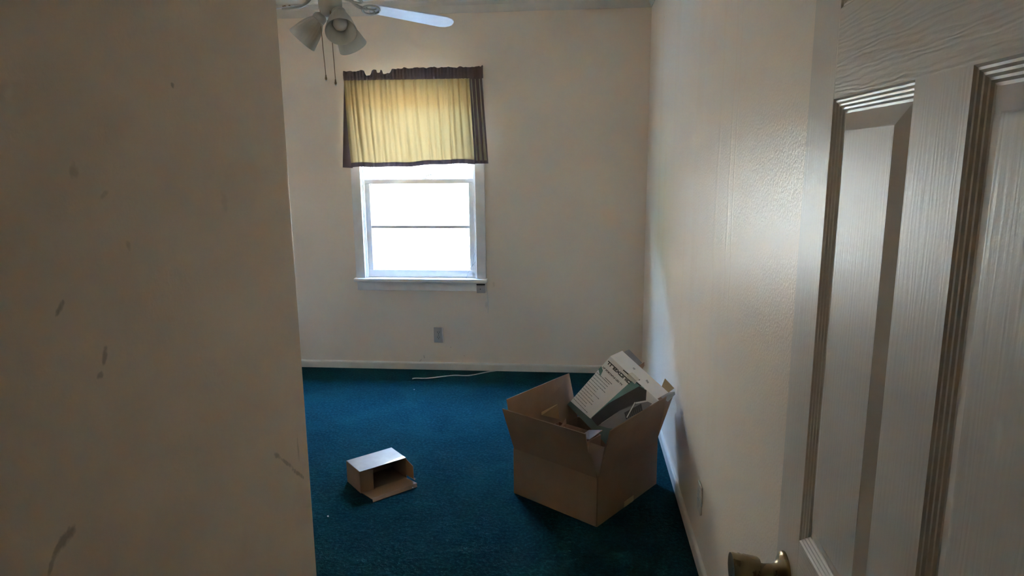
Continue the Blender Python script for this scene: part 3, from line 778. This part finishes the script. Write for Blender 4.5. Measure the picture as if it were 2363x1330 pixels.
# lettering: squared logo drawn in strokes
def strokes(name, polys, i0, k0, w, h, th, mat, lift=.0012):
    """polys in letter space: x 0..total, y 0..1 (up); mapped onto the face"""
    V, Fc = [], []
    def put(x, y): return TPt(i0 + x * w, k0 - y * h, -lift)
    for pl_ in polys:
        for (p, q) in zip(pl_, pl_[1:]):
            px_, py_ = p; qx, qy = q
            dx, dy = (qx - px_) * w * TW, (qy - py_) * h * TH2
            l = math.hypot(dx, dy); ux, uy = dx / l, dy / l
            ex, ey = ux * th / 2, uy * th / 2
            def m(xx, yy, sx, sy): return put(xx, yy) + TX * sx + TZ * sy
            k = len(V)
            V += [m(px_, py_, -ex - uy * th / 2, -ey + ux * th / 2), m(px_, py_, -ex + uy * th / 2, -ey - ux * th / 2), m(qx, qy, ex + uy * th / 2, ey - ux * th / 2), m(qx, qy, ex - uy * th / 2, ey + ux * th / 2)]
            Fc.append((k, k + 1, k + 2, k + 3))
    o = mesh(name, V, Fc, mat, body); md = o.modifiers.new('solid', 'SOLIDIFY'); md.thickness = .0004
    return o
LG = [[(0, 1), (.85, 1)], [(.42, 1), (.42, .12)],                                            # T
      [(1.05, .08), (1.05, 1), (1.75, 1)],                                                   # r
      [(2.75, .08), (1.98, .08), (1.98, 1), (2.72, 1), (2.72, .54), (1.98, .54)],            # e
      [(2.98, 1), (3.72, .08)], [(3.72, 1), (2.98, .08)],                                    # x
      [(3.98, .08), (3.98, 1), (4.72, 1), (4.72, .08), (3.98, .08)],                         # o
      [(4.98, .08), (4.98, 1), (5.66, 1), (5.66, .08)],                                      # n
      [(5.95, .08), (5.95, .72)], [(5.95, .96), (5.95, 1.06)],                               # i
      [(6.95, 1), (6.22, 1), (6.22, .08), (6.95, .08)]]                                      # c
tag(strokes('logo_lettering', LG, .035, .112, .0715, .042, .0046, M_INK), 'black squared lettering reading Trexonic')
def text_on_face(name, s, i0, k0, width_i, mat, size_h, lift=.0012):
    cu = bpy.data.curves.new(name, 'FONT'); cu.body = s; cu.size = 1.0; cu.offset = .035
    tmp = bpy.data.objects.new(name + '_tmp', cu); COL.objects.link(tmp)
    dg = bpy.context.evaluated_depsgraph_get(); dg.update()
    me = bpy.data.meshes.new_from_object(tmp.evaluated_get(dg))
    bpy.data.objects.remove(tmp)
    xs = [v.co.x for v in me.vertices]; ys = [v.co.y for v in me.vertices]
    x0, x1, y0, y1 = min(xs), max(xs), min(ys), max(ys)
    V = [TPt(i0 + (v.co.x - x0) / (x1 - x0) * width_i, k0 - (v.co.y - y0) / (y1 - y0) * size_h, -lift) for v in me.vertices]
    Fc = [tuple(p.vertices) for p in me.polygons]
    o = mesh(name, V, Fc, mat, body)
    o.modifiers.new('solid', 'SOLIDIFY').thickness = .0003
    return o
tag(text_on_face('title_lettering', '14" PORTABLE LED TV', .030, .208, .435, M_INK, .027), 'black lettering reading PORTABLE LED TV')
rg = random.Random(5)
for j in range(13):
    k = .315 + j * .0455
    e = .23 + rg.uniform(-.05, .09)
    V, Fc = [], []
    x = .012
    while x < e:     # each illegible line of small print is a row of short dashes
        w = rg.uniform(.012, .038); 
        for (ya, yb) in ((.0, .010),):
            kk = len(V); V += [TPt(a, b, -.0010) for a, b in ((x, k), (x + w, k), (x + w, k + yb), (x, k + yb))]; Fc.append((kk, kk + 1, kk + 2, kk + 3))
        x += w + .007
    o = mesh('small_print_line', V, Fc, M_GINK, body); o.modifiers.new('solid', 'SOLIDIFY').thickness = .0003
for (i0, i1, k) in ((.17, .33, .285), (.17, .26, .315)): face('small_print_line', [(i0, k), (i1, k), (i1, k + .011), (i0, k + .011)], M_GINK, lift=.001)
# top lid swung partly open, with carry handle, tabs, tuck flap and dust flaps
LT = math.radians(41.5); LDIR = TY * math.cos(LT) + TZ * math.sin(LT); LN = TX.cross(LDIR).normalized()
LL = .090
def lpt(i, j, z=0): return TA + TX * (i * TW) + LDIR * (j * LL) + LN * z
lid = slab('lid', [lpt(0, 0), lpt(1, 0), lpt(1, 1), lpt(0, 1)], .002, M_WPAPER, tv)
def topf(name, pts, mat, z=.0014, th=.0008): return slab(name, [lpt(i, j, z) for i, j in pts], th, mat, lid)
topf('handle_slot', [(.455, .13), (.60, .13), (.60, .24), (.455, .24)], M_SLOT)
topf('tab', [(.36, .52), (.40, .50), (.40, .62), (.36, .62)], M_GREYCARD); topf('tab', [(.65, .50), (.71, .42), (.71, .54), (.65, .62)], M_GREYCARD)
face('handle_slot', [(.312, .008), (.43, .004), (.43, .018), (.312, .022)], M_SLOT, lift=.0016)
face('handle_slot', [(.565, .010), (.69, .004), (.69, .018), (.565, .024)], M_SLOT, lift=.0016)
hv = [TPt(.42, -.002, -.003), TPt(.595, -.002, -.003), TPt(.605, .050, -.007), TPt(.435, .050, -.007), lpt(.43, .22, .004), lpt(.59, .22, .004)]
hd = mesh('carry_handle', hv, [(0, 1, 2, 3), (4, 5, 1, 0)], M_WHITEP, tv); hd.modifiers.new('solid', 'SOLIDIFY').thickness = .003
UP2 = (TZ * .95 + TY * .3).normalized()
tag(slab('tuck_flap', [lpt(.03, 1), lpt(.37, 1), lpt(.37, 1) + UP2 * .024, lpt(.06, 1) + UP2 * .030], .002, M_GREYCARD, lid), 'grey tuck flap at the far edge of the lid')
tag(slab('torn_flap', [lpt(.37, 1), lpt(.45, 1), lpt(.43, 1) + UP2 * .020, lpt(.385, 1) + UP2 * .034], .002, M_CARD3, lid), 'torn brown end of the tuck flap')
tag(slab('tuck_flap', [lpt(.86, 1), lpt(1.0, 1), lpt(1.01, 1) + UP2 * .036, lpt(.80, 1) + UP2 * .042], .002, M_CARD2, lid), 'bare brown inside of the folded flap')
tag(slab('dust_flap', [lpt(1, .35), lpt(1, 1), lpt(1.0, 1) + TX * .028 + UP2 * .038, lpt(1, .45) + TX * .040], .002, M_GREYCARD, lid), 'grey side flap')

# ------------------------------------------------------------------ small open box on the carpet
S0 = Vector((-1.108, 2.948, 0)); sa = Vector((.733, .680, 0)).normalized(); sb_ = Vector((sa.y, -sa.x, 0))
SW, SD, SH = .243, .152, .109
def SP(a, b, z): return S0 + sa * a + sb_ * b + Vector((0, 0, z))
sm = empty('small_box', SP(SW / 2, SD / 2, 0), 'small open cardboard box with white top lying on the carpet', 'box')
slab('bottom', [SP(0, 0, .003), SP(SW, 0, .003), SP(SW, SD, .003), SP(0, SD, .003)], .003, M_CARD, sm)
tp = slab('top', [SP(0, 0, SH), SP(SW, 0, SH), SP(SW, SD, SH), SP(0, SD, SH)], .003, M_WTOP, sm)
tag(tp, 'worn white top face')
tag(slab('tape_strip', [SP(SW * .52, SD - .006, SH + .0018), SP(SW, SD - .024, SH + .0018), SP(SW, SD - .001, SH + .0018), SP(SW * .5, SD - .001, SH + .0018)], .0004, M_TAPE, tp), 'shiny tape along the front edge')
slab('back_panel', [SP(0, 0, .001), SP(SW, 0, .001), SP(SW, 0, SH), SP(0, 0, SH)], .003, M_CARD, sm)
slab('side_panel', [SP(0, 0, .001), SP(0, SD, .001), SP(0, SD, SH), SP(0, 0, SH)], .003, M_CARD, sm)
slab('side_panel', [SP(SW, 0, .001), SP(SW, SD, .001), SP(SW, SD, SH), SP(SW, 0, SH)], .003, M_CARD, sm)
slab('flap', [SP(.001, SD, .004), SP(.062, SD + .010, .006), SP(.062, SD + .010, SH - .006), SP(.001, SD, SH - .002)], .0025, M_CARD, sm)
slab('flap', [SP(SW, SD, .020), SP(SW + .006, SD + .060, .022), SP(SW + .006, SD + .060, SH - .022), SP(SW, SD, SH - .004)], .0025, M_CARD, sm)
bf = slab('bottom_flap', [SP(.002, SD, .004), SP(SW - .002, SD, .004), SP(SW + .004, SD + .098, .012), SP(.006, SD + .102, .012)], .003, M_CARD, sm)
slab('tuck_edge', [SP(.010, SD + .102, .012), SP(SW, SD + .099, .012), SP(SW - .004, SD + .112, .002), SP(.006, SD + .116, .002)], .003, M_CARD, bf)
tag(slab('tape_strip', [SP(SW + .002, SD + .002, .018), SP(SW + .010, SD + .066, .014), SP(SW + .012, SD + .066, .022), SP(SW + .002, SD + .002, .026)], .001, M_TAPE, sm), 'shiny strip of tape')

# ------------------------------------------------------------------ cord and scraps on the carpet
tag(tube('cord', [(-1.168, 4.504, .006), (-1.150, 4.515, .008), (-1.066, 4.516, .006), (-.96, 4.57, .006), (-.876, 4.607, .006), (-.80, 4.598, .006), (-.749, 4.615, .006), (-.66, 4.69, .006), (-.585, 4.735, .006)], .0042, M_CORD, origin=(-.87, 4.6, 0)), 'thin white cord lying on the carpet by the back baseboard', 'cord')
for (x, y, lab) in ((-1.081, 2.613, 'white paper scrap on the carpet in front of the small box'), (-1.10, 4.28, 'white lint speck on the carpet below the window'), (-.77, 2.90, 'white paper scrap beside the small open box')):
    rg = random.Random(int(abs(x) * 1000)); r = .0045
    pts = [(x + r * rg.uniform(.6, 1.2) * math.cos(a), y + r * rg.uniform(.6, 1.2) * math.sin(a), .004 + rg.uniform(0, .004)) for a in (0, 1.2, 2.4, 3.7, 5)]
    tag(slab('paper_scrap', pts, .002, M_CORD, None, origin=(x, y, 0)), lab, 'scrap')
